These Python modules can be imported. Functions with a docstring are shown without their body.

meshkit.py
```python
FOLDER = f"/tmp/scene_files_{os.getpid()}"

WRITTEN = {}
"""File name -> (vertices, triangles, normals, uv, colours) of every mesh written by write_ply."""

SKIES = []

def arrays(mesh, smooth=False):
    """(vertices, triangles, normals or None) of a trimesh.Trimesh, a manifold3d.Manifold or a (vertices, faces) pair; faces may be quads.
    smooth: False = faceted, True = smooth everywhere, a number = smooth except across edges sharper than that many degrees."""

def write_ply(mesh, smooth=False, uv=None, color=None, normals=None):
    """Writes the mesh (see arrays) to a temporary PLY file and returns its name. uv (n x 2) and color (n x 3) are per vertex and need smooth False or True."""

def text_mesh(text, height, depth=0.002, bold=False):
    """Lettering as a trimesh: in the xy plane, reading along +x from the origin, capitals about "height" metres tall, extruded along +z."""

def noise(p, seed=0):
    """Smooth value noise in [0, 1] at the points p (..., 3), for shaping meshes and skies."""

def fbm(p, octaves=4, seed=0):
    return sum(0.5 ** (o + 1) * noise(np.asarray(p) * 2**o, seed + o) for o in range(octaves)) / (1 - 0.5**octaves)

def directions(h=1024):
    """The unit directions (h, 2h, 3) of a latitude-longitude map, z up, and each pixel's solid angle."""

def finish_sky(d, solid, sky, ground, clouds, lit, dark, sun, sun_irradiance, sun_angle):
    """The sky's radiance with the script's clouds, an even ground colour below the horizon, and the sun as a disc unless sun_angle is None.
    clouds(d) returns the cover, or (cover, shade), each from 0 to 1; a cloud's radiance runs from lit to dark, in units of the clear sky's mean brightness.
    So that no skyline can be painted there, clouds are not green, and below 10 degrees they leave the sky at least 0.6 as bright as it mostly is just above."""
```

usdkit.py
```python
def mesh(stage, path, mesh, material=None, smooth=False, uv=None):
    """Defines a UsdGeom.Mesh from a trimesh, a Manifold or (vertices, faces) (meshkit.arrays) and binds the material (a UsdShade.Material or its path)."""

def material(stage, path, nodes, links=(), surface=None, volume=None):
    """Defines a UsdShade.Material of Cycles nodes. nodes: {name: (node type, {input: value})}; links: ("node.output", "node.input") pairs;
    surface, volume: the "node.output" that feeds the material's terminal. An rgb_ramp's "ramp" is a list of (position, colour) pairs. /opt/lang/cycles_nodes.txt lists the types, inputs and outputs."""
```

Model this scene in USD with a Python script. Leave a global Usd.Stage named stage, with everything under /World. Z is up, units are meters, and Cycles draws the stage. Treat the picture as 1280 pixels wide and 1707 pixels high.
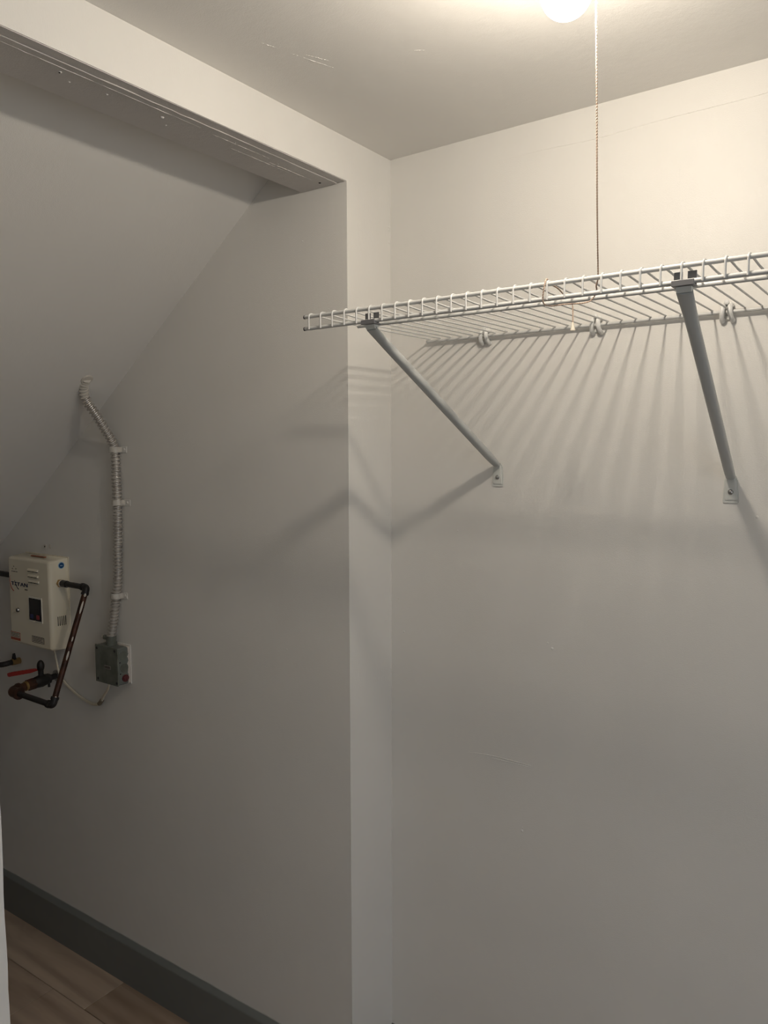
import math, random
import numpy as np, trimesh, manifold3d
import shapely.geometry as sg
import usdkit, meshkit
from pxr import Usd, UsdGeom, UsdLux, Gf, Sdf

random.seed(7); RNG = np.random.default_rng(7)
stage = Usd.Stage.CreateInMemory()
UsdGeom.SetStageUpAxis(stage, UsdGeom.Tokens.z); UsdGeom.SetStageMetersPerUnit(stage, 1.0)
stage.SetDefaultPrim(UsdGeom.Xform.Define(stage, '/World').GetPrim())
UsdGeom.Scope.Define(stage, '/World/Looks')

# ------------------------------------------------------------------ camera, light, exposure
CAM_POS = (1.0084, -1.4291, 1.5037); YAW, PITCH, ROLL, FPX = 0.6237, 0.0805, -0.0030, 1282.47
EXPOSURE = 0.53
BULB_STRENGTH = 122.0; BULB_COLOR = (1.0, 0.895, 0.755)
HALL_COLOR = (0.76, 0.87, 1.0); HALL_STRENGTH = 0.28      # dim neutral light of the hall, through the closet doorway

cam = UsdGeom.Camera.Define(stage, '/World/camera')
fwd = np.array([-math.sin(YAW)*math.cos(PITCH), math.cos(YAW)*math.cos(PITCH), -math.sin(PITCH)])
r0 = np.array([math.cos(YAW), math.sin(YAW), 0.0]); u0 = np.cross(r0, fwd)
rt = r0*math.cos(ROLL) + u0*math.sin(ROLL); up = -r0*math.sin(ROLL) + u0*math.cos(ROLL)
M = Gf.Matrix4d(*[float(v) for row in ((*rt, 0), (*up, 0), (*-fwd, 0), (*CAM_POS, 1)) for v in row])
cam.AddTransformOp().Set(M)
cam.CreateHorizontalApertureAttr(36.0); cam.CreateVerticalApertureAttr(36.0*1707/1280)
cam.CreateFocalLengthAttr(36.0*FPX/1280); cam.CreateClippingRangeAttr(Gf.Vec2f(0.02, 100))
cam.GetPrim().CreateAttribute('exposure', Sdf.ValueTypeNames.Float).Set(EXPOSURE)

dome = UsdLux.DomeLight.Define(stage, '/World/hall_light')
dome.CreateColorAttr(Gf.Vec3f(*HALL_COLOR)); dome.CreateIntensityAttr(HALL_STRENGTH)

# ------------------------------------------------------------------ measures (metres); corner of the two walls = origin
H = 2.1384            # ceiling
D1, D2 = 0.1551, 0.9168   # opening in the left wall: y from -D1 to -D2
ZH = 2.0528           # underside of the header
T = 0.1206            # left wall thickness
TH = 0.0188           # alcove wall turned by this much
XR = 1.62; YF = -2.20 # right wall, doorway wall (inner faces)
LAMP = (0.6337, -0.5427, 2.0332)
FOLD_S, FOLD_Z, FOLD_K = 0.2666, 2.0582, 0.766        # sloped ceiling: z = FOLD_Z - K (s - FOLD_S)
ev = np.array([-math.cos(TH), -math.sin(TH), 0]); nv = np.array([math.sin(TH), -math.cos(TH), 0])
def W(s, z, o=0.0): return np.array([0, -D1, 0]) + ev*s + nv*o + np.array([0, 0, z])   # s along the alcove wall, o out of it

# ------------------------------------------------------------------ materials
MATS = {}
def mat(name, nodes, links=(), surface='p.BSDF'):
    MATS[name] = usdkit.material(stage, '/World/Looks/' + name, nodes, links, surface=surface); return MATS[name]
def plain(name, col, rough=0.5, metal=0.0, bump=0.0, bscale=300, spec=0.5, mottle=0.0, mscale=12):
    nodes = {'p': ('principled_bsdf', {'base_color': col, 'roughness': rough, 'metallic': metal, 'specular_ior_level': spec})}; links = []
    if bump or mottle: nodes['g'] = ('geometry', {})
    if bump:
        nodes['n'] = ('noise_texture', {'scale': bscale, 'detail': 3}); nodes['b'] = ('bump', {'strength': bump, 'distance': 0.001})
        links += [('g.position', 'n.vector'), ('n.fac', 'b.height'), ('b.normal', 'p.normal')]
    if mottle:
        nodes['m'] = ('noise_texture', {'scale': mscale, 'detail': 4}); a = tuple(c*(1-mottle) for c in col); b = tuple(min(1, c*(1+mottle)) for c in col)
        nodes['r'] = ('rgb_ramp', {'ramp': [(0.3, a), (0.7, b)]}); links += [('g.position', 'm.vector'), ('m.fac', 'r.fac'), ('r.color', 'p.base_color')]
    return mat(name, nodes, links)

def paint(name, col, rough, fine=0.35, coarse=0.25):
    # rolled wall paint: fine roller stipple plus slow hand-plaster waviness, faint tone variation of the coat
    return mat(name, {
        'g': ('geometry', {}),
        'n1': ('noise_texture', {'scale': 420, 'detail': 2, 'roughness': 0.5}),
        'mp': ('mapping', {'scale': (1.0, 1.0, 0.45)}),
        'n2': ('noise_texture', {'scale': 26, 'detail': 4, 'roughness': 0.55}),
        'n3': ('noise_texture', {'scale': 3.2, 'detail': 3}),
        'rr': ('rgb_ramp', {'ramp': [(0.3, tuple(c*0.975 for c in col)), (0.7, tuple(min(1, c*1.02) for c in col))]}),
        'b1': ('bump', {'strength': fine, 'distance': 0.0006}),
        'b2': ('bump', {'strength': coarse, 'distance': 0.004}),
        'p': ('principled_bsdf', {'roughness': rough, 'specular_ior_level': 0.45})},
        [('g.position', 'n1.vector'), ('g.position', 'mp.vector'), ('mp.vector', 'n2.vector'), ('g.position', 'n3.vector'), ('n3.fac', 'rr.fac'), ('rr.color', 'p.base_color'),
         ('n2.fac', 'b2.height'), ('n1.fac', 'b1.height'), ('b2.normal', 'b1.normal'), ('b1.normal', 'p.normal')])
WALL = paint('wall_paint', (0.766, 0.747, 0.710), 0.48)
CEIL = paint('ceiling_paint', (0.772, 0.754, 0.722), 0.6, fine=0.3, coarse=0.2)
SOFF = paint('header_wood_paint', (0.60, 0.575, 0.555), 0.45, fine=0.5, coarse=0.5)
BASE = plain('baseboard_paint', (0.175, 0.185, 0.178), 0.36, bump=0.15, bscale=80)
CAULK = plain('caulk', (0.42, 0.42, 0.40), 0.6)
WIRE = plain('white_vinyl_wire', (0.60, 0.60, 0.585), 0.30)
POLE = plain('painted_pole', (0.48, 0.49, 0.475), 0.26)
ZINC = plain('dark_zinc_clip', (0.20, 0.20, 0.21), 0.4, 0.5)
FOOT = plain('foot_plate_plastic', (0.62, 0.63, 0.60), 0.3)
SCREW = plain('screw_steel', (0.40, 0.40, 0.40), 0.28, 1.0)
CLIPM = plain('clip_plastic', (0.76, 0.76, 0.74), 0.35)
PORC = plain('porcelain', (0.80, 0.79, 0.76), 0.25)
CORD = plain('cotton_cord', (0.54, 0.41, 0.32), 0.85)
TASS = plain('tassel_plastic', (0.80, 0.74, 0.62), 0.45)
HEAT = plain('heater_enamel', (0.78, 0.72, 0.58), 0.35, bump=0.1, bscale=200, mottle=0.03)
HSLOT = plain('slot_rust', (0.30, 0.12, 0.07), 0.7)
DARK = plain('black_opening', (0.02, 0.02, 0.02), 0.6)
NAVY = plain('logo_navy', (0.02, 0.022, 0.06), 0.5)
RED = plain('logo_red', (0.30, 0.03, 0.02), 0.5)
DISP = plain('display_black', (0.008, 0.008, 0.012), 0.22)
DISPF = plain('display_frame', (0.80, 0.77, 0.68), 0.4)
BBLUE = plain('button_blue', (0.04, 0.05, 0.16), 0.4)
BRED = plain('button_red', (0.30, 0.04, 0.05), 0.4)
SBLUE = plain('sticker_blue', (0.01, 0.07, 0.20), 0.35)
SPALE = plain('sticker_pale', (0.36, 0.52, 0.62), 0.4)
SRED = plain('sticker_red', (0.36, 0.08, 0.04), 0.5)
SBRN = plain('sticker_dark', (0.06, 0.045, 0.035), 0.5)
BRASS = plain('brass', (0.42, 0.28, 0.12), 0.4, 0.8)
COPP = mat('tarnished_copper', {
    'g': ('geometry', {}), 'n': ('noise_texture', {'scale': 38, 'detail': 4}),
    'r': ('rgb_ramp', {'ramp': [(0.3, (0.018, 0.010, 0.008)), (0.62, (0.075, 0.029, 0.015)), (0.8, (0.12, 0.050, 0.028))]}),
    'p': ('principled_bsdf', {'roughness': 0.42, 'metallic': 0.35})}, [('g.position', 'n.vector'), ('n.fac', 'r.fac'), ('r.color', 'p.base_color')])
BLKP = plain('blackened_pipe', (0.018, 0.016, 0.016), 0.45, 0.2)
DRIP = plain('paint_drip', (0.62, 0.58, 0.52), 0.5)
HREF = plain('lever_red', (0.40, 0.035, 0.03), 0.4)
CABLE = plain('cable_sheath', (0.66, 0.60, 0.48), 0.5)
GALV = plain('galvanized_flex', (0.55, 0.52, 0.48), 0.38, 0.6, mottle=0.12, mscale=30)
STRAP = plain('painted_strap', (0.56, 0.53, 0.48), 0.45, 0.1, mottle=0.12, mscale=70)
BOXM = mat('box_metal', {        # galvanised steel with wall paint slopped over the edge nearest the wall
    'tc': ('texture_coordinate', {}), 'sx': ('separate_xyz', {}), 'g': ('geometry', {}), 'n': ('noise_texture', {'scale': 55, 'detail': 4}), 'n2': ('noise_texture', {'scale': 90, 'detail': 3}),
    'm': ('math', {'math_type': 'multiply_add', 'value2': 60.0, 'value3': 0.62}), 'a': ('math', {'math_type': 'add'}),
    'r': ('rgb_ramp', {'ramp': [(0.50, (0.16, 0.175, 0.16)), (0.58, (0.62, 0.57, 0.52))]}),
    'p': ('principled_bsdf', {'roughness': 0.45, 'metallic': 0.25})},
    [('tc.object', 'sx.vector'), ('sx.y', 'm.value1'), ('g.position', 'n.vector'), ('n.fac', 'a.value1'), ('m.value', 'a.value2'), ('a.value', 'r.fac'), ('r.color', 'p.base_color')])
BOXC = plain('box_cover', (0.155, 0.165, 0.140), 0.45, 0.2, mottle=0.3, mscale=30)
MAROON = plain('maroon_plug', (0.09, 0.012, 0.014), 0.35)
BULBM = mat('glowing_globe', {'e': ('emission', {'color': BULB_COLOR, 'strength': 70.0}), 't': ('transparent_bsdf', {}), 'x': ('mix_closure', {'fac': 0.12})},
            [('t.BSDF', 'x.closure1'), ('e.emission', 'x.closure2')], surface='x.closure')       # thin glowing opal glass around the hot core
CORE_R = 0.0195
COREM = mat('hot_core', {'e': ('emission', {'color': BULB_COLOR, 'strength': BULB_STRENGTH*(0.0367/CORE_R)**2})}, surface='e.emission')
def oak(name, a, b, seed):
    return mat(name, {
        'g': ('geometry', {}), 'mp': ('mapping', {'scale': (1.0, 7.0, 7.0), 'location': (seed*1.7, seed*3.1, 0)}),
        'n': ('noise_texture', {'scale': 3.0, 'detail': 5, 'distortion': 1.2, 'roughness': 0.6}),
        'w': ('wave_texture', {'wave_type': 'bands', 'bands_direction': 'y', 'scale': 0.55, 'distortion': 16.0, 'detail': 3, 'detail_scale': 0.8}),
        'mx': ('mix_float', {'fac': 0.3}),
        'r': ('rgb_ramp', {'ramp': [(0.2, a), (0.8, b)]}),
        'bp': ('bump', {'strength': 0.12, 'distance': 0.001}),
        'p': ('principled_bsdf', {'roughness': 0.5})},
        [('g.position', 'mp.vector'), ('mp.vector', 'n.vector'), ('mp.vector', 'w.vector'), ('n.fac', 'mx.a'), ('w.fac', 'mx.b'), ('mx.result', 'r.fac'), ('r.color', 'p.base_color'),
         ('mx.result', 'bp.height'), ('bp.normal', 'p.normal')])
OAK = [oak('oak_light', (0.34, 0.255, 0.19), (0.58, 0.46, 0.355), 1), oak('oak_brown', (0.26, 0.185, 0.135), (0.44, 0.33, 0.245), 2), oak('oak_mid', (0.30, 0.22, 0.165), (0.52, 0.405, 0.31), 3)]

# ------------------------------------------------------------------ helpers
NAMES = {}
def path_for(name, parent):
    base = str(parent.GetPath()) if parent is not None else '/World'
    k = NAMES.get((base, name), -1) + 1; NAMES[(base, name)] = k
    return f'{base}/{name}' + (f'_{k:03d}' if k else '')
def tag(p, label=None, cat=None, group=None, kind=None):
    for k, v in (('label', label), ('category', cat), ('group', group), ('kind', kind)):
        if v: p.SetCustomDataByKey(k, v)
    return p
def obj(name, mesh, m, parent=None, smooth=35, label=None, cat=None, group=None, kind=None):
    return tag(usdkit.mesh(stage, path_for(name, parent), mesh, m, smooth=smooth).GetPrim(), label, cat, group, kind)
def struct(name, mesh, m, parent=None, smooth=False):
    return obj(name, mesh, m, parent, smooth, kind='structure' if parent is None else None)
def thing(name, label, cat, loc=(0, 0, 0), rot=0.0, group=None):
    x = UsdGeom.Xform.Define(stage, path_for(name, None)); x.AddTranslateOp().Set(Gf.Vec3d(*map(float, loc)))
    if rot: x.AddRotateZOp().Set(math.degrees(rot))
    return tag(x.GetPrim(), label, cat, group)
cat_ = lambda *ms: trimesh.util.concatenate([m for m in ms])
def box(x0, x1, y0, y1, z0, z1):
    m = trimesh.creation.box((x1-x0, y1-y0, z1-z0)); m.apply_translation(((x0+x1)/2, (y0+y1)/2, (z0+z1)/2)); return m
def rbox(x0, x1, y0, y1, z0, z1, b=0.002):
    P = []
    for x, dx in ((x0, b), (x1, -b)):
        for y, dy in ((y0, b), (y1, -b)):
            for z, dz in ((z0, b), (z1, -b)):
                P += [(x, y+dy, z+dz), (x+dx, y, z+dz), (x+dx, y+dy, z)]
    return hull(P)
def hull(P): return trimesh.convex.convex_hull(np.array(P, float))
def prism(poly, h):       # shapely polygon in xy extruded 0..h along z
    return trimesh.creation.extrude_polygon(poly, h, engine='earcut')
def remap(m, A, off=(0, 0, 0)):   # columns of A: images of x, y, z
    T4 = np.eye(4); T4[:3, :3] = np.array(A).T; T4[:3, 3] = off; m = m.copy(); m.apply_transform(T4); return m
def tube(P, r, n=8, cap=True, rfun=None):
    P = np.array(P, float); t = np.gradient(P, axis=0); t /= np.linalg.norm(t, axis=1, keepdims=True)
    a = np.array([0, 0, 1.0]) if abs(t[0][2]) < 0.9 else np.array([1.0, 0, 0])
    nrm = np.cross(t[0], a); nrm /= np.linalg.norm(nrm); V = []; ang = np.arange(n)*2*np.pi/n
    for i in range(len(P)):
        nrm = nrm - t[i]*(nrm @ t[i]); nrm /= np.linalg.norm(nrm); b = np.cross(t[i], nrm)
        rr = (rfun(i, ang) if rfun else np.full(n, r if np.ndim(r) == 0 else r[i]))
        V.append(P[i] + rr[:, None]*(np.cos(ang)[:, None]*nrm + np.sin(ang)[:, None]*b))
    F = [];
    for i in range(len(P)-1):
        for j in range(n):
            k = (j+1) % n; F += [(i*n+j, i*n+k, (i+1)*n+k), (i*n+j, (i+1)*n+k, (i+1)*n+j)]
    V = np.vstack(V)
    if cap:
        c0 = len(V); V = np.vstack([V, P[0], P[-1]]); e = (len(P)-1)*n
        for j in range(n):
            k = (j+1) % n; F += [(c0, k, j), (c0+1, e+j, e+k)]
    return trimesh.Trimesh(V, F, process=False)
def spline(P, n=40):
    from scipy.interpolate import CubicSpline
    P = np.array(P, float); d = np.r_[0, np.cumsum(np.linalg.norm(np.diff(P, axis=0), axis=1))]
    return CubicSpline(d, P)(np.linspace(0, d[-1], n))
def fillet(P, rad, n=6):   # polyline with rounded corners
    P = [np.array(p, float) for p in P]; out = [P[0]]
    for a, b, c in zip(P, P[1:], P[2:]):
        u, v = (a-b)/np.linalg.norm(a-b), (c-b)/np.linalg.norm(c-b); r = min(rad, 0.45*np.linalg.norm(a-b), 0.45*np.linalg.norm(c-b))
        for k in range(n+1):
            q = k/n; out.append((1-q)**2*(b+u*r) + 2*q*(1-q)*b + q*q*(b+v*r))
    return out + [P[-1]]
def lathe(prof, n=32): return trimesh.creation.revolve(np.array(prof, float), sections=n)
def cyl(p, q, r, n=16): return tube([p, q], r, n)
def dome_head(c, axis, r, h, n=16):      # flattened screw dome standing at c along axis
    m = trimesh.creation.icosphere(2, 1.0); m.apply_scale((r, r, h)); a = np.array(axis, float)/np.linalg.norm(axis)
    m.apply_transform(trimesh.geometry.align_vectors([0, 0, 1], a)); m.apply_translation(c); return m

# ------------------------------------------------------------------ the closet shell
wob = lambda y, k: 0.0016*(meshkit.noise(np.array([[y*9.0, k, 0.3]]))[0] - 0.5) + 0.0007*(meshkit.noise(np.array([[y*40.0, k, 5.3]]))[0] - 0.5)
# wall_left: in (y, z); pier between opening and corner, header above, and the pier left of the opening with a slightly wavy plaster edge
zz = np.linspace(0, ZH, 60); edge = [(-(D2 + 0.0002) + 2.2*wob(z, 2.0), z) for z in zz]
yy = np.linspace(-D2, -D1-0.002, 40)
low = [(y, ZH + (0.6*wob(y, 7.0) if -D2+0.02 < y < -D1-0.02 else 0)) for y in yy]
poly = sg.Polygon([(YF-0.12, 0)] + edge + low + [(-D1+0.0015, ZH), (-D1+0.0015, 0), (0.0, 0), (0.0, H), (YF-0.12, H)])
wl = remap(prism(poly, T), [(0, 1, 0), (0, 0, 1), (1, 0, 0)], (-T, 0, 0))
wall_left = struct('wall_left', wl, WALL)
struct('wall_back', box(-0.12, XR+0.1, 0.0, 0.10, 0, H), WALL); wall_back = stage.GetPrimAtPath('/World/wall_back')
rw = sg.Polygon([(YF-0.12, 0), (-1.58, 0), (-1.58, 2.04), (-0.66, 2.04), (-0.66, 0), (0.0, 0), (0.0, H), (YF-0.12, H)])      # doorway to the hall
struct('wall_right', remap(prism(rw, 0.1), [(0, 1, 0), (0, 0, 1), (1, 0, 0)], (XR, 0, 0)), WALL)
struct('wall_front', box(0.0, XR, YF-0.12, YF, 0, H), WALL)
ceiling = struct('ceiling', box(-0.19, XR+0.1, YF-0.12, 0.1, H, H+0.08), CEIL)
# alcove (under the stairs) in its own slightly turned frame: s, o, z
def afr(m): return remap(m, [ev, nv, (0, 0, 1)], W(0, 0))     # mesh given in (s, o, z)
s_end = FOLD_S + FOLD_Z/FOLD_K; s_top = FOLD_S + (FOLD_Z - H)/FOLD_K
sidep = sg.Polygon([(0, 0), (s_end, 0), (s_top, H), (0.0, H)])
side = lambda o0, o1, p: afr(remap(prism(p, o1-o0), [(1, 0, 0), (0, 0, 1), (0, 1, 0)], (0, o0, 0)))
wall_alcove = struct('wall_alcove', side(-0.09, 0.0, sidep), WALL)
struct('wall_alcove_left', side(0.775, 0.86, sg.Polygon([(T, 0), (s_end, 0), (s_top, H), (T, H)])), WALL)
slab = sg.Polygon([(s_top, H), (s_end, 0), (s_end+0.12, 0), (s_top+0.11, H)])
ceiling_alcove = struct('ceiling_alcove', side(-0.09, 0.86, slab), CEIL)

# header soffit: plaster edge, then a wood jamb board with ridged paint lines along it
trim = tag(UsdGeom.Xform.Define(stage, path_for('trim_1', None)).GetPrim(), kind='structure')
y0, y1 = -D2+0.001, -D1-0.003
struct('jamb_board', rbox(-T+0.001, -0.022, y0, y1, ZH-0.0022, ZH+0.002, 0.0006), SOFF, trim)
struct('edge_strip', rbox(-0.0205, -0.0015, y0, y1, ZH-0.0010, ZH+0.002, 0.0004), SOFF, trim)
def ridge(P, w, h, m, parent, jit=0.0006, name='paint_ridge', n=30, seed=1):
    P = spline(P, n) if len(P) > 2 else np.linspace(P[0], P[1], n)
    q = RNG.normal(0, jit, (n, 3)); ex = np.sin(np.linspace(0.05, math.pi-0.05, n))**0.4
    obj(name, tube(P+q*0.5, None, 6, rfun=lambda i, a: np.full(6, w*ex[i]*(0.7+0.6*RNG.random()))), m, parent)
for x, a, b in ((-0.036, -0.90, -0.50), (-0.0395, -0.48, -0.34), (-0.0215, -0.88, -0.30), (-0.060, -0.42, -0.24), (-0.052, -0.33, -0.20)):
    ridge([(x, a, ZH-0.0020), (x+0.001, b, ZH-0.0020)], 0.0009, 0, SOFF, trim, 0.0005)
for x, y, r in ((-0.0487, -0.7592, .0028), (-0.0564, -0.6766, .0022), (-0.0663, -0.734, .0018), (-0.054, -0.5745, .0035), (-0.075, -0.55, .0018), (-0.06, -0.40, .0016), (-0.035, -0.43, .0013), (-0.045, -0.31, .0014), (-0.06, -0.235, .0016)):
    obj('paint_bump', dome_head((x, y, ZH-0.0022), (0, 0, 1), r, r*0.7), SOFF, trim)
obj('nail_head', dome_head((-0.0482, -0.1828, ZH-0.0022), (0, 0, 1), 0.0028, 0.0012), DARK, trim)
obj('nail_head', dome_head((-0.0485, -0.7602, ZH-0.0040), (0, 0, 1), 0.0014, 0.0008), DARK, trim)

# small lumps, tape ridges and chips in the wall paint
ridge([(0.26, -0.0002, 2.072), (0.3168, -0.0002, 2.0800), (0.4627, -0.0002, 2.0775), (0.5616, -0.0002, 2.0815), (0.6723, -0.0002, 2.0824), (0.7554, -0.0002, 2.084), (0.95, -0.0002, 2.087)], 0.0005, 0, WALL, wall_back, 0.0003, 'tape_ridge', 90)
ridge([(0.2037, -0.0002, 0.8461), (0.245, -0.0002, 0.8512), (0.2765, -0.0002, 0.8525), (0.3524, -0.0002, 0.8526)], 0.0009, 0, WALL, wall_back, 0.0004, 'scratch_ridge', 40)
ridge([(0.262, -0.0002, 0.8475), (0.3, -0.0002, 0.8478), (0.345, -0.0002, 0.8485)], 0.0006, 0, WALL, wall_back, 0.0004, 'scratch_ridge', 20)
for x, z, r in ((0.3339, 0.7068, .0032), (0.335, 0.714, .002), (0.395, 1.105, .003), (0.385, 1.115, .002), (0.762, 1.388, .0028), (0.035, 1.09, .003), (0.175, 1.330, .002), (0.02, 1.165, .002), (0.03, 1.66, .0015), (0.55, 1.25, .0014), (0.25, 0.55, .0014), (0.60, 0.98, .0014)):
    obj('paint_bump', dome_head((x, 0.0003, z), (0, 1, 0), r, r*0.45), WALL, wall_back)
for y, z, r in ((-0.0161, 1.3589, .0032), (-0.010, 1.356, .002), (-0.0119, 1.13, .0022), (-0.02, 1.115, .002), (-0.03, 0.74, .002), (-0.006, 1.99, .0035), (-0.006, 1.96, .0022), (-0.003, 1.86, .002), (-0.004, 1.0, .002)):
    obj('paint_bump', dome_head((-0.0003, y, z), (1, 0, 0), r, r*0.5), WALL, wall_left)
for s, z, r in ((0.35, 1.70, .002), (0.12, 1.95, .002), (0.05, 1.80, .0018), (0.30, 1.25, .0016), (0.45, 1.42, .0016), (0.18, 1.05, .0018), (0.10, 0.62, .002), (0.6, 0.6, .0015)):
    obj('paint_bump', dome_head(W(s, z, -0.0003), nv, r, r*0.5), WALL, wall_alcove)
ridge([(-0.0002, -0.0002, 0.03), (-0.0002, -0.0002, 1.0), (-0.0002, -0.0002, H-0.03)], 0.0011, 0, WALL, wall_back, 0.0007, 'corner_bead', 150)
for P in (((0.135, -0.47, H+.0004), (0.165, -0.38, H+.0004)), ((0.150, -0.455, H+.0004), (0.172, -0.41, H+.0004)), ((0.12, -0.52, H+.0004), (0.13, -0.49, H+.0004)), ((0.30, -0.36, H+.0004), (0.315, -0.35, H+.0004))):
    ridge(P, 0.0009, 0, CEIL, ceiling, 0.0003)

# floor: sub-floor slab with oak vinyl planks laid along the alcove
floor = struct('floor', box(-3.2, XR+2.5, -3.0, 0.1, -0.06, -0.004), plain('subfloor', (0.10, 0.08, 0.06), 0.9))
for row in range(-1, 13):
    o0, o1 = 0.1405 + 0.18*(row-1), 0.1405 + 0.18*row
    if row == 0: joints = [-1.64, -0.42, -0.002, 0.8025, 2.02, 2.98]        # row along the alcove baseboard, its end joint in view
    elif row < 0: joints = [-1.64, -0.9, -0.002]
    else: joints = list(np.r_[-1.64, np.arange(-1.2 + 0.37*((row*5) % 7)/2, 2.9, 1.22), 2.98])
    for a, b in zip(joints, joints[1:]):
        if o1 > 0.76: b = min(b, -0.002)                                   # beyond the opening only the closet side has floor
        lo = max(o0, 0.0 if a > -0.01 else -D1 + 0.004)
        if b - a < 0.03 or o1 - lo < 0.01: continue
        k = (1 if a < 0.5 else 0) if row == 0 else (2 if row == 1 else (row*7 + int(a*10)) % 3)
        struct('plank', afr(rbox(a+0.0007, b-0.0007, lo+0.0007, o1-0.0007, -0.004, 0.0, 0.0009)), OAK[k], floor)
# baseboards: dark painted board with a rounded top, caulk line above
bp = sg.Polygon([(-0.002, 0), (0.0135, 0), (0.0140, 0.1145), (0.0132, 0.1170), (0.0118, 0.1190), (0.0020, 0.1278), (-0.002, 0.1288)])   # (o, z)
bb = struct('baseboard_alcove', afr(remap(prism(bp, 2.60), [(0, 1, 0), (0, 0, 1), (1, 0, 0)], (0.0, 0, 0))), BASE, smooth=30)
nb = 140; sv = np.linspace(0.01, 2.5, nb)
obj('caulk_line', tube([W(s, 0.1290 + 0.0016*(meshkit.noise(np.array([[s*30, 1.0, 0.0]]))[0]-0.5), 0.0008) for s in sv], 0.0011, 6), CAULK, bb)
struct('baseboard_back', remap(prism(bp, XR-0.0), [(0, -1, 0), (0, 0, 1), (1, 0, 0)], (0.0, 0, 0)), BASE, smooth=30)

# ------------------------------------------------------------------ ceiling lamp with a bare globe bulb
lamp = thing('ceiling_lamp', 'bare glowing white globe bulb in a porcelain lampholder on the ceiling', 'ceiling lamp', (LAMP[0], LAMP[1], H))
hz = LAMP[2] - H
obj('lampholder', lathe([(0.0, 0.0), (0.055, 0.0), (0.0565, -0.004), (0.054, -0.010), (0.040, -0.019), (0.027, -0.028), (0.0245, -0.040), (0.0235, -0.052), (0.020, -0.054), (0.0, -0.054)][::-1], 40), PORC, lamp)
nk = [(0.0, -0.050), (0.0135, -0.050), (0.0140, -0.060), (0.0175, -0.074), (0.0225, -0.0845)]
obj('bulb_neck', lathe(nk[::-1] , 28), PORC, lamp)
gl = trimesh.creation.icosphere(4, 0.0303); gl.apply_translation((0, 0, hz)); gb = obj('globe_bulb', gl, BULBM, lamp, smooth=True)
cr = trimesh.creation.icosphere(3, CORE_R); cr.apply_translation((0, 0, hz)); obj('glowing_core', cr, COREM, gb, smooth=True)
obj('cord_outlet', cyl((0.018, 0.014, -0.036), (0.031, 0.0235, -0.040), 0.0035, 12), PORC, lamp)

# ------------------------------------------------------------------ pull cord, tangled over the shelf front
DS, ZS = 0.3975, 1.7355        # front rod distance from the wall, rod height
pc = thing('pull_cord', 'long thin twisted cord hanging from the ceiling lamp and looped over the wire shelf', 'pull cord', (0.66, -0.5227, H-0.041))
path = [(0.6615, -0.5213, H-0.0405), (0.6565, -0.508, 2.02), (0.645, -0.470, 1.93), (0.629, -0.418, 1.80), (0.622, -0.3935, 1.745), (0.620, -0.388, 1.737), (0.6095, -0.366, 1.731), (0.601, -0.345, 1.725),
        (0.594, -0.342, 1.7175), (0.578, -0.352, 1.7125), (0.560, -0.378, 1.7085), (0.5475, -0.4035, 1.7095), (0.5490, -0.4075, 1.722), (0.5513, -0.4065, 1.737), (0.5495, -0.398, 1.7425), (0.547, -0.385, 1.7415),
        (0.5400, -0.340, 1.7415), (0.5300, -0.275, 1.7405), (0.5260, -0.248, 1.7390), (0.5262, -0.2448, 1.7300), (0.5266, -0.2444, 1.712), (0.5268, -0.2443, 1.7045)]
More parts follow.
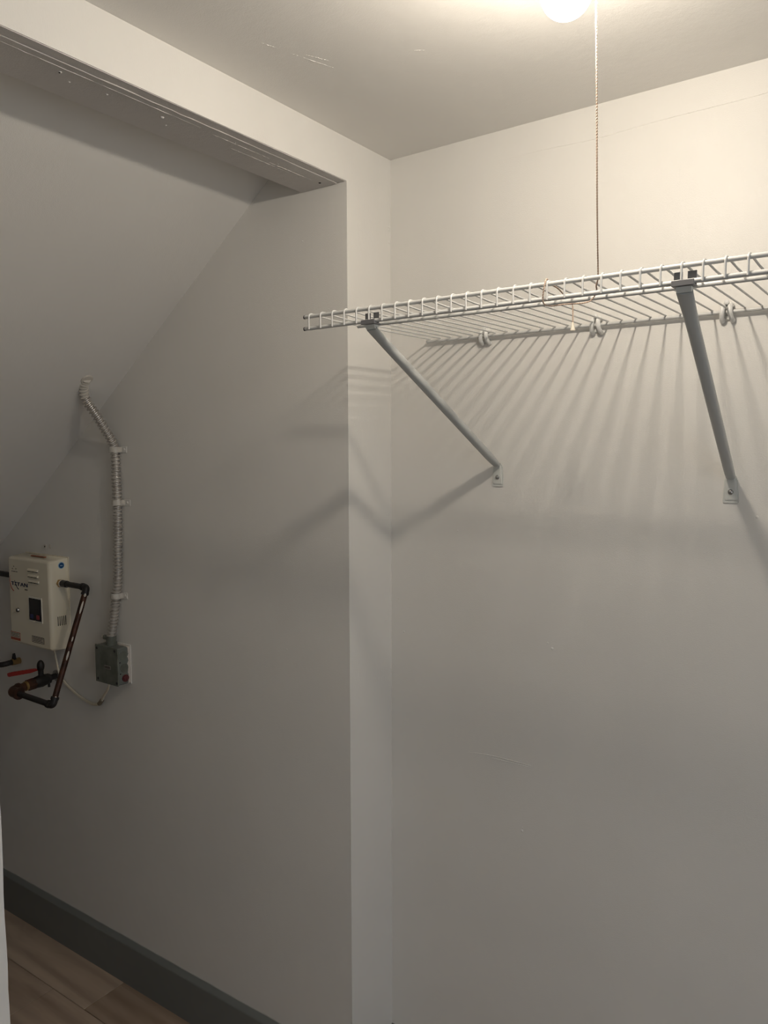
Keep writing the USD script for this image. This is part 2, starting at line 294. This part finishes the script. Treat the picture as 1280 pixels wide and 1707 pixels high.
def twist(P, n, turns, r, off):
    Q = spline(P, n); t = np.gradient(Q, axis=0); t /= np.linalg.norm(t, axis=1, keepdims=True)
    a = np.cross(t, np.array([0.31, 0.87, 0.12])); a /= np.linalg.norm(a, axis=1, keepdims=True); b = np.cross(t, a); ms = []
    for k in (0, 1):
        ph = np.linspace(0, turns*2*np.pi, n) + k*np.pi
        ms.append(tube(Q + off*(np.cos(ph)[:, None]*a + np.sin(ph)[:, None]*b), r, 6))
    return cat_(*ms)
rel = lambda P, base: [np.array(p) - np.array(base) for p in P]
PB = (0.66, -0.5227, H-0.041)
obj('cord', twist(rel(path, PB), 700, 110, 0.00070, 0.00058), CORD, pc)
tb = np.array([0.5268, -0.2443, 1.7115]) - np.array(PB)
tl = lathe([(0.0, -0.0195), (0.0058, -0.0195), (0.0060, -0.0175), (0.0042, -0.0105), (0.0032, -0.004), (0.0030, 0.001), (0.0015, 0.003), (0.0, 0.003)], 20); tl.apply_translation((0, 0, 0.0195)); tl.apply_scale((0.64, 0.64, 0.58)); tl.apply_translation((0, 0, -0.0195)); tl.apply_translation(tb)
obj('bell_tassel', tl, TASS, pc)

# ------------------------------------------------------------------ wire shelf
XS, PW = 0.1097, 0.026; NW = 58; RR, RW = 0.0033, 0.00155
XE = XS + PW*(NW-1) + 0.010
shelf = thing('wire_shelf', 'white vinyl-coated wire shelf with a front lip across the back wall', 'shelf', (XS, 0, ZS)); SB = (XS, 0, ZS)
YR = -0.0098; YM = -0.302
def rod(name, x0, y, z):
    xs = np.linspace(x0, XE, 30); r = np.full(32, RR)
    P = [(x0, y, z), (x0+0.0008, y, z)] + [(x, y, z) for x in xs[1:-1]] + [(XE-0.0008, y, z), (XE, y, z)]
    obj(name, tube(rel(P, SB), RR, 12), WIRE, shelf)
rod('front_rod', 0.0966, -DS, ZS); rod('lip_rod', 0.0966, -DS, ZS-0.0203); rod('middle_rod', 0.1405, YM, ZS-RR-2*RW+0.0004-0.0020); rod('rear_rod', 0.1022, YR, ZS)
for x, y, z in ((0.0966, -DS, ZS), (0.0966, -DS, ZS-0.0203)):
    obj('rod_end_cap', tube(rel([(x-0.0012, y, z), (x+0.002, y, z)], SB), RR*1.06, 12), plain('grey_cap', (0.16, 0.15, 0.15), 0.5), shelf) if 'grey_cap' not in MATS else obj('rod_end_cap', tube(rel([(x-0.0012, y, z), (x+0.002, y, z)], SB), RR*1.06, 12), MATS['grey_cap'], shelf)
zt = ZS + RR + RW - 0.0004; zd = ZS - 0.0007     # wires ride over the rods at front and rear
yf = -DS - RR - RW + 0.0004
for i in range(NW):
    x = XS + PW*i; sag = 0.0006*math.sin(i*1.7)
    P = [(x, YR+RR*0.6, zt), (x, -0.05, zt-0.0004+sag*0.3), (x, YM+0.02, zt-0.0030), (x, YM-0.03, zt-0.0030), (x, -DS+0.010, zt-0.0002)]
    q = [(x, -DS, zt), (x, yf+0.0012, zt-0.0012), (x, yf, ZS+0.0008), (x, yf, ZS-0.010), (x, yf, ZS-0.0203-0.0022)]
    obj('wire', tube(rel(fillet(P[:1]+P[1:]+q[:1]+q[2:], 0.0035, 4), SB), RW, 7), WIRE, shelf)

# support brackets: flattened tube from the lip rod down to a foot plate on the wall
def bracket(label, xt, xf, zf, lean):
    base = np.array([xf, 0, zf]); t = thing('shelf_bracket', label, 'shelf bracket', base, group='brackets under the wire shelf')
    a = np.array([xt, -DS+0.004, ZS-0.0325]) - base; b = np.array([xf, -0.0075, zf+0.026]) - base
    n = 26; u = np.linspace(0, 1, n); C = a[None]*(1-u)[:, None] + b[None]*u[:, None]
    d = (b-a)/np.linalg.norm(b-a); sx = np.array([1.0, 0, 0]); sx -= d*(sx@d); sx /= np.linalg.norm(sx); ny = np.cross(d, sx); V = []; k = 18
    ang = np.arange(k)*2*np.pi/k
    for i in range(n):
        f = max(0, 1-u[i]/0.16)**1.5; g = max(0, (u[i]-0.94)/0.06)
        w = 0.0084 + 0.0022*f - 0.0004*g; h = 0.0078 - 0.0035*f - 0.003*g
        ca, sa = np.cos(ang), np.sin(ang); e = 0.8
        V.append(C[i] + (np.sign(ca)*np.abs(ca)**e*w)[:, None]*sx + (np.sign(sa)*np.abs(sa)**e*h)[:, None]*ny)
    F = [(i*k+j, i*k+(j+1) % k, (i+1)*k+(j+1) % k, (i+1)*k+j) for i in range(n-1) for j in range(k)]
    tri = [(f[0], f[1], f[2]) for f in F] + [(f[0], f[2], f[3]) for f in F]; V = np.vstack(V); c0 = len(V); V = np.vstack([V, C[0], C[-1]])
    tri += [(c0, (j+1) % k, j) for j in range(k)] + [(c0+1, (n-1)*k+j, (n-1)*k+(j+1) % k) for j in range(k)]
    m = trimesh.Trimesh(V, tri, process=False); trimesh.repair.fix_normals(m)
    obj('pole', m, POLE, t)
    # hook clip: saddle under the lip rod, two tabs standing behind the lip wires
    ox, oy, oz = (np.array([xt, -DS, ZS-0.0203]) - base)
    pl = rbox(ox-0.0140, ox+0.0140, oy-0.0072, oy+0.0105, oz-0.0060, oz-0.0036, 0.0006)
    lipf = rbox(ox-0.0140, ox+0.0140, oy-0.0080, oy-0.0066, oz-0.0060, oz+0.0012, 0.0004)
    tabs = [rbox(ox+a0, ox+a1, oy+0.0040, oy+0.0056, oz-0.0055, oz+0.0138, 0.0005) for a0, a1 in ((-0.0140, -0.0030), (0.0030, 0.0142))]
    clip = obj('hook_clip', cat_(pl, lipf), ZINC, t)
    for tb_ in tabs: obj('clip_tab', tb_, ZINC, clip)
    obj('pole_neck', hull([(ox+s*w, oy+y, oz+z) for s in (-1, 1) for w, y, z in ((0.0095, -0.003, -0.0062), (0.0095, 0.009, -0.0062), (0.0090, 0.001, -0.0130), (0.0090, 0.010, -0.0125))]), FOOT, t)
    # foot plate, tapered upward, with a pressed inner step, and its dome screw
    def plate(w0, w1, z0, z1, y0_, y1_, rr):
        p = sg.Polygon([(-w0/2, z0), (w0/2, z0), (w1/2, z1-0.010), (w1/3.4, z1), (-w1/3.4, z1), (-w1/2, z1-0.010)]).buffer(-rr).buffer(rr, quad_segs=4)
        return remap(prism(p, y1_-y0_), [(1, 0, 0), (0, 0, 1), (0, -1, 0)], (0, -y0_, 0))
    ft = obj('foot_plate', plate(0.0262, 0.0215, -0.0190, 0.030, 0.0, 0.0022, 0.003), FOOT, t)
    obj('pressed_pad', hull(np.vstack([plate(0.0215, 0.0175, -0.0145, 0.027, 0.002, 0.0030, 0.003).vertices, plate(0.0190, 0.0150, -0.0120, 0.026, 0.003, 0.0042, 0.003).vertices])), FOOT, ft)
    obj('screw', dome_head((0, -0.0040, 0.0), (0, 1, 0), 0.0046, 0.0038), SCREW, t)
bracket('pale grey tube bracket under the left end of the wire shelf, slanting sideways', 0.2397, 0.2712, 1.4468, 0)
bracket('pale grey tube bracket under the middle of the wire shelf, seen nearly end-on', 0.7362, 0.7195, 1.4295, 0)

# wall clips holding the rear rod
def wall_clip(label, x):
    z0 = ZS; t = thing('wall_clip', label, 'wall clip', (x, 0, z0), group='white plastic clips holding the shelf to the wall')
    obj('clip_base', rbox(-0.0062, 0.0062, -0.0045, 0.0, -0.013, 0.017, 0.0016), CLIPM, t)
    for s in (-1, 1):       # two rounded jaws that wrap the rod, splayed below
        P = fillet([(s*0.0055, -0.002, 0.012), (s*0.0055, -0.0165, 0.0085), (s*0.0062, -0.0185, -0.002), (s*0.0078, -0.0120, -0.0115), (s*0.0082, -0.003, -0.0145)], 0.006, 5)
        obj('jaw', tube(P, None, 10, rfun=lambda i, a: 0.0042*np.ones(10)), CLIPM, t)
    obj('pin', cat_(cyl((0, -0.001, 0.0145), (0, -0.0150, 0.0155), 0.0026, 12), dome_head((0, -0.0150, 0.0155), (0, 1, 0), 0.0042, 0.0022)), CLIPM, t)
wall_clip('white plastic wall clip on the rear shelf rod nearest the wall corner', 0.2430)
wall_clip('white plastic wall clip on the rear shelf rod beside the hanging bell tassel', 0.4774)
wall_clip('white plastic wall clip on the rear shelf rod above the right bracket', 0.7058)

# ------------------------------------------------------------------ alcove: things on its wall. Local frames: x to the right along the wall, y into it, z up
def athing(name, label, cat, s, z, group=None): return thing(name, label, cat, W(s, z), TH, group)
def L(s0, z0): return lambda s, z, o: np.array([-(s-s0), -o, z-z0])
fronttext = lambda m, x, z, y: remap(m, [(1, 0, 0), (0, 0, 1), (0, -1, 0)], (x, y, z))

# tankless water heater
HS, HZ = 1.124, 0.931
ht = athing('tankless_water_heater', 'cream metal wall-mounted tankless water heater with a black display', 'water heater', HS, HZ)
DP = 0.062; rb = 0.011; P = []
for x, s in ((-0.108, 1), (0.108, -1)):
    for z, q in ((0.002, 1), (0.2615, -1)):
        P += [(x, 0.0, z + (0.004 if z > .1 else 0))]
        for a in np.linspace(0, np.pi/2, 5):
            for b in np.linspace(0, np.pi/2, 4):
                P.append((x + s*rb*(1-math.sin(a)*math.cos(b)), -DP + rb*(1-math.cos(a)*math.cos(b)), z + q*rb*0.8*(1-math.sin(b))))
obj('housing', hull(P), HEAT, ht, smooth=40)
obj('back_plate', rbox(-0.110, 0.1105, -0.0032, 0.0, -0.002, 0.2680, 0.0008), HEAT, ht)
yfz = -DP - 0.0004
obj('top_slot', rbox(-0.030, 0.040, -0.034, -0.026, 0.2635, 0.2668, 0.001), HSLOT, ht)
for z, x0 in ((0.2275, 0.0005), (0.2112, 0.0020), (0.1952, 0.0035)):
    lv = hull([(x0, -DP+0.001, z+0.008), (x0+0.054, -DP+0.001, z+0.008), (x0+0.003, -DP-0.0042, z+0.0012), (x0+0.051, -DP-0.0042, z+0.0012), (x0+0.003, -DP-0.0040, z-0.0004), (x0+0.051, -DP-0.0040, z-0.0004), (x0, -DP+0.001, z-0.0008), (x0+0.054, -DP+0.001, z-0.0008)])
    l = obj('louver', lv, HEAT, ht, smooth=30); obj('louver_gap', box(x0+0.003, x0+0.051, -DP-0.0036, -DP+0.0005, z-0.0022, z-0.0007), DARK, l)
tm = meshkit.text_mesh('TITAN', 0.0098, 0.0007, bold=True); tm.apply_scale((0.0860/np.ptp(tm.vertices[:, 0]), 1, 1))
lg = obj('logo', fronttext(tm, -0.0905, 0.1775, yfz+0.0004), NAVY, ht, smooth=False)
arc = spline([(-0.0920, yfz, 0.2050), (-0.0960, yfz, 0.1950), (-0.0945, yfz, 0.1820), (-0.0885, yfz, 0.1690), (-0.0765, yfz, 0.1600)], 24)
obj('logo_arc', tube(arc, None, 6, rfun=lambda i, a: np.full(6, 0.0004+0.0009*i/24)), RED, lg)
sw = spline([(-0.0700, yfz, 0.1925), (-0.0640, yfz, 0.1800), (-0.0560, yfz, 0.1705), (-0.0500, yfz, 0.1670)], 14)
obj('logo_swoosh', tube(sw, None, 6, rfun=lambda i, a: np.full(6, 0.0005+0.0006*i/14)), NAVY, lg)
obj('logo_subtext', fronttext(meshkit.text_mesh('SCR2', 0.0040, 0.0006), -0.0185, 0.1672, yfz+0.0004), SBRN, lg, smooth=False)
for x, z in ((-0.0725, 0.2335), (-0.0801, 0.2262), (-0.0614, 0.2269)):
    obj('logo_star', fronttext(trimesh.creation.extrude_polygon(sg.Polygon([((0.0022 if k % 2 == 0 else 0.0010)*math.sin(k*math.pi/5), (0.0022 if k % 2 == 0 else 0.0010)*math.cos(k*math.pi/5)) for k in range(10)]), 0.0006, engine='earcut'), x, z, yfz+0.0004), SBRN, lg)
for x0, x1 in ((-0.086, -0.079), (-0.077, -0.066), (-0.064, -0.054)): obj('logo_line', box(x0, x1, yfz-0.0002, yfz+0.0005, 0.2176, 0.2192), SBRN, lg)
fb = obj('display_frame', rbox(-0.0005, 0.0682, -DP-0.0016, -DP+0.001, 0.0790, 0.1525, 0.0006), DISPF, ht)
obj('display', rbox(0.0042, 0.0640, -DP-0.0028, -DP, 0.0840, 0.1480, 0.0005), DISP, fb, label='black glass display')
for x0, m, lb in ((0.0105, BBLUE, 'blue'), (0.0415, BRED, 'red')):
    obj('button', rbox(x0, x0+0.0140, -DP-0.0040, -DP-0.001, 0.0885, 0.1015, 0.0006), m, fb, label=lb+' push button')
lk = obj('knob', remap(lathe([(0, 0), (0.0066, 0), (0.0066, 0.003), (0.005, 0.0055), (0, 0.0055)][::-1], 20), [(1, 0, 0), (0, 0, 1), (0, -1, 0)], (-0.0571, -DP, 0.1045)), SCREW, ht)
obj('knob_slot', box(-0.0578, -0.0564, -DP-0.0062, -DP-0.004, 0.1005, 0.1085), DARK, lk)
def sticker(x0, x1, z0, z1, bm, lines, low=None):
    s_ = obj('sticker', box(x0, x1, -DP-0.0006, -DP+0.0005, z0, z1), bm, ht)
    obj('sticker_face', box(x0+0.0016, x1-0.0016, -DP-0.0009, -DP, z0+0.0016+(0.006 if low else 0), z1-0.0016), plain('sticker_paper', (0.58, 0.53, 0.44), 0.6) if 'sticker_paper' not in MATS else MATS['sticker_paper'], s_)
    for k in range(lines):
        zl = z1 - 0.0045 - k*0.0042
        obj('text_line', box(x0+0.005, x1-0.005-(k % 2)*0.006, -DP-0.0011, -DP, zl-0.0007, zl+0.0007), SBRN, s_)
sticker(-0.1030, -0.0518, 0.0118, 0.0362, SRED, 3, True); sticker(0.0096, 0.0706, 0.0186, 0.0372, SBRN, 3)
sx_ = 0.108
bs = obj('round_sticker', cyl((sx_-0.0005, -0.0238, 0.2462), (sx_+0.0006, -0.0238, 0.2462), 0.0098, 28), SPALE, ht, label='round blue sticker')
obj('sticker_centre', cyl((sx_, -0.0238, 0.2462), (sx_+0.0010, -0.0238, 0.2462), 0.0078, 28), SBLUE, bs); obj('sticker_mark', box(sx_, sx_+0.0014, -0.0275, -0.0200, 0.2450, 0.2468), SPALE, bs)
for k in range(5):
    y = -0.0395 + k*0.0060; obj('vent_slot', rbox(sx_-0.002, sx_+0.0005, y-0.0012, y+0.0012, 0.0730, 0.1000, 0.0004), DARK, ht)
ft_ = obj('inlet_fitting', cyl((sx_-0.001, -0.030, 0.1960), (sx_+0.010, -0.030, 0.1960), 0.0118, 6), BRASS, ht, smooth=False)
obj('sealing_ring', cyl((sx_+0.009, -0.030, 0.1960), (sx_+0.0125, -0.030, 0.1960), 0.0108, 20), DRIP, ft_)

# copper pipe from the heater side down and back to the red-handled valve
pr = 0.0080; PS, PZ = 1.096, 0.837
cp = athing('copper_pipe', 'dark tarnished copper pipe bent from the heater side down to the red valve', 'pipe', PS, PZ); lp = L(PS, PZ)
A0, A1, A2, A3 = lp(1.0035, 1.127, 0.030), lp(0.889, 1.127, 0.030), lp(0.8955, 0.8225, 0.140), lp(1.092, 0.8255, 0.140)
obj('upper_run', tube([A0, A0*0.1+A1*0.9], pr, 16), BLKP, cp); obj('riser', tube([A1*0.95+A2*0.05, A1*0.05+A2*0.95], pr, 16), COPP, cp); obj('lower_run', tube([A2*0.9+A3*0.1, A2*0.1+A3*0.9], pr, 16), BLKP, cp)
def elbow(a, b, c, la, lc, r, m):
    ua, uc = (a-b)/np.linalg.norm(a-b), (c-b)/np.linalg.norm(c-b)
    e = obj('elbow', tube(fillet([b+ua*la, b, b+uc*lc], min(la, lc)*0.95, 8), r, 16), m, cp)
    for u_, l_ in ((ua, la), (uc, lc)): obj('elbow_collar', tube([b+u_*(l_-0.006), b+u_*(l_+0.001)], r*1.12, 16), m, e)
elbow(A0, A1, A2, 0.020, 0.020, 0.0094, BLKP); elbow(A1, A2, A3, 0.022, 0.022, 0.0096, BLKP)
V0 = lp(1.094, 0.834, 0.085); elbow(A2, A3, V0, 0.034, 0.022, 0.0150, COPP)
obj('coupling', tube([A0+(0.0, 0, 0), A0*0.80+A1*0.2], 0.0098, 16), BLKP, cp)
for q, ln, w_ in ((0.06, 0.010, 0.0052), (0.17, 0.03, 0.0042), (0.44, 0.012, 0.003), (0.58, 0.022, 0.0042), (0.93, 0.006, 0.004)):   # white paint runs on the riser
    c_ = A1*(1-q)+A2*q; d_ = (A2-A1)/np.linalg.norm(A2-A1); off = np.array([0.0066, -0.0030, 0]); m = trimesh.creation.icosphere(2, 1.0); m.apply_scale((w_*0.7, w_*0.8, ln*0.62))
    m.apply_transform(trimesh.geometry.align_vectors([0, 0, 1], d_)); m.apply_translation(c_+off); obj('paint_run', m, DRIP, cp)
# ball valve on the wall stub
bv = athing('ball_valve', 'tarnished brass ball valve with a red lever under the water heater', 'valve', PS, PZ)
st, en = lp(1.0958, 0.8368, 0.0), lp(1.093, 0.829, 0.122)
q_ = lambda k: st*(1-k)+en*k
obj('escutcheon', tube([q_(0), q_(0.03)], 0.017, 20), plain('chrome_plate', (0.50, 0.49, 0.46), 0.35, 0.7), bv)
obj('stub_pipe', tube([q_(0.0), q_(0.35)], 0.0085, 14), BLKP, bv)
obj('valve_body', tube([q_(0.24), q_(0.27), q_(0.30), q_(0.42), q_(0.55), q_(0.60)], [0.0135, 0.0155, 0.0160, 0.0185, 0.0165, 0.0150], 16), BLKP, bv, smooth=30)
obj('hex_nut', tube([q_(0.59), q_(0.78)], 0.0165, 6), COPP, bv, smooth=False); obj('hex_nut', tube([q_(0.20), q_(0.27)], 0.0150, 6), BLKP, bv, smooth=False)
obj('brass_ring', tube([q_(0.78), q_(0.84)], 0.0138, 16), BRASS, bv); obj('nipple', tube([q_(0.80), q_(0.945)], 0.0115, 16), COPP, bv)
vc = q_(0.42)
obj('valve_stem', cyl(vc+(0, 0, 0.012), vc+(0.0, 0, 0.034), 0.0075, 14), BLKP, bv)
obj('stem_nut', cyl(vc+(0, 0, 0.034), vc+(0, 0, 0.040), 0.0085, 6), SCREW, bv, smooth=False)
h0, h1 = vc+np.array([-0.006, -0.006, 0.0335]), vc+np.array([-0.128, -0.030, 0.004]); dh = (h1-h0)/np.linalg.norm(h1-h0); wv = np.cross(dh, (0, 0, 1.0)); wv /= np.linalg.norm(wv); uv_ = np.cross(wv, dh)
lev = hull([h0+dh*a+wv*b+uv_*c for a, b0, c0 in ((0.0, 0.004, 0.002), (0.022, 0.0065, 0.0052), (0.112, 0.0075, 0.0060), (0.1215, 0.005, 0.0042)) for b in (-b0, b0) for c in (-c0, c0)])
obj('lever', lev, HREF, bv, label='red dipped lever handle'); obj('lever_head', dome_head(vc+(0.0, 0.0, 0.044), (0, 0, 1), 0.0105, 0.018), BLKP, bv)
obj('bleed_screw', cyl(q_(0.22)+(0.0, 0, -0.014), q_(0.22)+(0, 0, -0.026), 0.0035, 10), BLKP, bv)

# cold pipe that runs out to the left, and the pipe into the heater's left side
wp = athing('water_pipe', 'black water pipe entering the left side of the water heater', 'pipe', 1.30, 1.1250); l2 = L(1.30, 1.1250)
obj('pipe_run', tube([l2(1.2315, 1.127, 0.030), l2(1.62, 1.127, 0.030)], 0.0085, 14), BLKP, wp); obj('pipe_nut', tube([l2(1.2320, 1.127, 0.030), l2(1.2450, 1.127, 0.030)], 0.0120, 6), BLKP, wp, smooth=False)
sp = athing('stub_pipe', 'black bent stub pipe with a brass collar low on the alcove wall', 'pipe', 1.2948, 0.8494); l3 = L(1.2948, 0.8494)
obj('bent_pipe', tube(fillet([l3(1.2948, 0.852, 0.020), l3(1.2960, 0.850, 0.050), l3(1.37, 0.838, 0.075), l3(1.62, 0.835, 0.080)], 0.05, 8), 0.0082, 14), BLKP, sp)
obj('brass_collar', tube([l3(1.2948, 0.8515, 0.0), l3(1.2948, 0.8515, 0.026)], 0.0100, 16), BRASS, sp)
obj('stop_tab', hull([l3(1.2948+a, 0.858+b, 0.014+c) for a, b in ((-0.007, 0), (0.007, 0), (0.0, 0.020)) for c in (0, 0.008)]), BLKP, sp)

# electric cable from heater to junction box
ec = athing('power_cable', 'pale flat electric cable drooping from the heater to the junction box', 'cable', 1.08, 0.80); l4 = L(1.08, 0.80)
cab = spline([l4(1.078, 0.938, 0.022), l4(1.074, 0.905, 0.016), l4(1.075, 0.870, 0.010), l4(1.068, 0.843, 0.0065), l4(1.040, 0.8215, 0.006), l4(0.978, 0.7975, 0.006), l4(0.925, 0.7865, 0.006), l4(0.882, 0.793, 0.007), l4(0.853, 0.822, 0.012), l4(0.822, 0.850, 0.020), l4(0.812, 0.884, 0.022)], 60)
obj('sheath', cat_(tube(cab+(0, 0, 0.0012), 0.0030, 8), tube(cab-(0, 0, 0.0014), 0.0030, 8)), CABLE, ec)
obj('tape_wrap', tube([cab[42], cab[43], cab[44], cab[45]], 0.0062, 10), plain('brown_tape', (0.20, 0.16, 0.11), 0.6), ec)

# junction box
JS, JZ = 0.7925, 0.876; jb = athing('junction_box', 'square grey metal electrical junction box with paint-smeared sides', 'junction box', JS, JZ)
JD = 0.042
obj('box_body', rbox(-0.0470, 0.0470, -JD+0.002, 0.0, 0.0, 0.1010, 0.0025), BOXM, jb, smooth=30)
obj('paint_rim', rbox(-0.0500, 0.0500, -0.0022, 0.0, -0.003, 0.1045, 0.0010), WALL, jb)
cv = obj('cover', rbox(-0.0490, 0.0490, -JD-0.0012, -JD+0.0022, -0.0012, 0.1020, 0.0009), BOXC, jb)
for x, z in ((-0.0405, 0.0925), (0.0375, 0.0940), (-0.0385, 0.0085), (0.0430, 0.0075)): obj('cover_screw', dome_head((x, -JD-0.0012, z), (0, 1, 0), 0.0040, 0.0016), DARK, cv)
lb = obj('stamped_label', box(-0.0085, 0.0180, -JD-0.0016, -JD, 0.0405, 0.0500), plain('label_rim', (0.34, 0.31, 0.28), 0.4, 0.3), cv)
obj('label_face', box(-0.0072, 0.0167, -JD-0.0019, -JD, 0.0418, 0.0487), plain('label_face', (0.11, 0.095, 0.085), 0.5), lb)
for y, z, r in ((-0.0235, 0.0790, 0.0125), (-0.0216, 0.0450, 0.0125)): obj('knockout', cyl((0.0462, y, z), (0.0478, y, z), r, 28), BOXC, jb)
obj('round_plug', cat_(cyl((0.046, -0.0193, 0.0170), (0.0505, -0.0193, 0.0170), 0.0098, 24), dome_head((0.0503, -0.0193, 0.0170), (1, 0, 0), 0.0075, 0.003)), MAROON, jb, label='dark red round plug')
for y, z in ((-0.0345, 0.0620), (-0.0335, 0.0310)): obj('side_screw', dome_head((0.0470, y, z), (1, 0, 0), 0.0020, 0.001), DARK, jb)

# flexible metal conduit from the junction box up into the sloped ceiling
CS, CZ = 0.8000, 0.980; cd = athing('flexible_conduit', 'ribbed grey flexible metal conduit rising from the junction box into the sloped ceiling', 'conduit', CS, CZ); l5 = L(CS, CZ)
cpts = spline([l5(0.8000, 0.9960, 0.020), l5(0.7965, 1.030, 0.016), l5(0.7895, 1.075, 0.0135), l5(0.7815, 1.115, 0.013), l5(0.7745, 1.150, 0.013), l5(0.7700, 1.21, 0.0135), l5(0.7670, 1.29, 0.013), l5(0.7650, 1.3656, 0.013), l5(0.7665, 1.44, 0.013), l5(0.7690, 1.505, 0.0135),
               l5(0.7700, 1.530, 0.021), l5(0.7720, 1.553, 0.035), l5(0.7745, 1.584, 0.053), l5(0.7810, 1.614, 0.071), l5(0.7870, 1.644, 0.085), l5(0.7790, 1.667, 0.093), l5(0.7560, 1.687, 0.1000)], 1000)
dl = np.r_[0, np.cumsum(np.linalg.norm(np.diff(cpts, axis=0), axis=1))]
def ribs(off): return lambda i, a: 0.0084 + 0.0041*np.clip(0.50 + 1.4*np.cos(2*np.pi*dl[i+off]/0.0096 - a), 0, 1)
k1 = 914
obj('ribbed_sleeve', tube(cpts[:k1], None, 18, rfun=ribs(0)), GALV, cd, smooth=60); obj('painted_end', tube(cpts[k1-1:], None, 18, rfun=ribs(k1-1)), DRIP, cd, smooth=60, label='paint-covered white top end')
pe = l5(0.7570, 1.6865, 0.0990); nsl = np.array([-FOLD_K/math.hypot(1, FOLD_K)*-1*-1, 0, -1/math.hypot(1, FOLD_K)])
nn_ = np.array([0.608, 0, -0.794])        # outward normal of the slope in local x, z (right and down)
col = tube([pe + nn_*0.0, pe + nn_*0.004, pe + nn_*0.006], [0.0165, 0.0160, 0.0135], 24)
obj('plaster_collar', col, DRIP, cd)
cn = obj('box_connector', tube([l5(0.8000, 0.9770, 0.020), l5(0.8000, 0.9850, 0.020), l5(0.8000, 0.9852, 0.020), l5(0.7995, 1.0020, 0.020)], [0.0150, 0.0150, 0.0132, 0.0138], 20), BOXC, cd, smooth=30)
obj('connector_lug', rbox(-0.0330, -0.0100, -0.0250, -0.0150, 0.0085, 0.0200, 0.002), BOXC, cn); obj('lug_screw', dome_head((-0.0345, -0.0200, 0.0155), (1, 0, 0), 0.0050, 0.004), DRIP, cn)
def strap(label, s, z, tabw):
    t = athing('conduit_strap', label, 'conduit strap', s, z, 'straps along the conduit')
    a = np.linspace(-0.15*np.pi, 1.15*np.pi, 22); ri, ro = 0.0132, 0.0148
    arc_ = [(ro*math.cos(q), -0.0135 - ro*math.sin(q)) for q in a] + [(ri*math.cos(q), -0.0135 - ri*math.sin(q)) for q in a[::-1]]
    arc_ = [(x, min(y, -0.0003)) for x, y in arc_]
    leg_ = sg.box(0.0124, -0.0140, 0.0146, -0.0002)
    obj('band', remap(prism(sg.Polygon(arc_).buffer(0).union(leg_), 0.0150), [(1, 0, 0), (0, 1, 0), (0, 0, 1)], (0, 0, -0.0075)), STRAP, t, smooth=30)
    tb2 = obj('ear', rbox(0.0130, 0.0130+tabw, -0.0020, 0.0, -0.0088, 0.0088, 0.0010), WALL, t)
    obj('ear_screw', dome_head((0.0130+tabw*0.55, -0.0018, 0.0), (0, 1, 0), 0.0042, 0.0020), WALL, tb2)
strap('painted conduit strap just below the conduit bend, uppermost of three', 0.7690, 1.5065, 0.0220)
strap('painted conduit strap halfway up the conduit, with a wide square ear', 0.7650, 1.3656, 0.0260)
strap('painted conduit strap nearest above the junction box, lowest of three', 0.7820, 1.1130, 0.0200)
# two old anchors in the wall above the heater
for k, (s, z, m, lbl) in enumerate(((1.1293, 1.2214, DARK, 'small dark-centred wall anchor above the heater, left of the pair'), (1.1045, 1.2232, DRIP, 'small painted-over wall anchor above the heater, right of the pair'))):
    t = athing('wall_anchor', lbl, 'wall anchor', s, z, 'wall anchors above the heater')
    obj('anchor_collar', remap(lathe([(0.0, 0.0), (0.0065, 0.0), (0.0068, 0.0012), (0.0050, 0.0024), (0.0, 0.0024)][::-1], 20), [(1, 0, 0), (0, 0, 1), (0, -1, 0)], (0, 0, 0)), DRIP, t)
    obj('anchor_hole', cyl((0, -0.0026, 0), (0, -0.001, 0), 0.0024, 12), m, t)
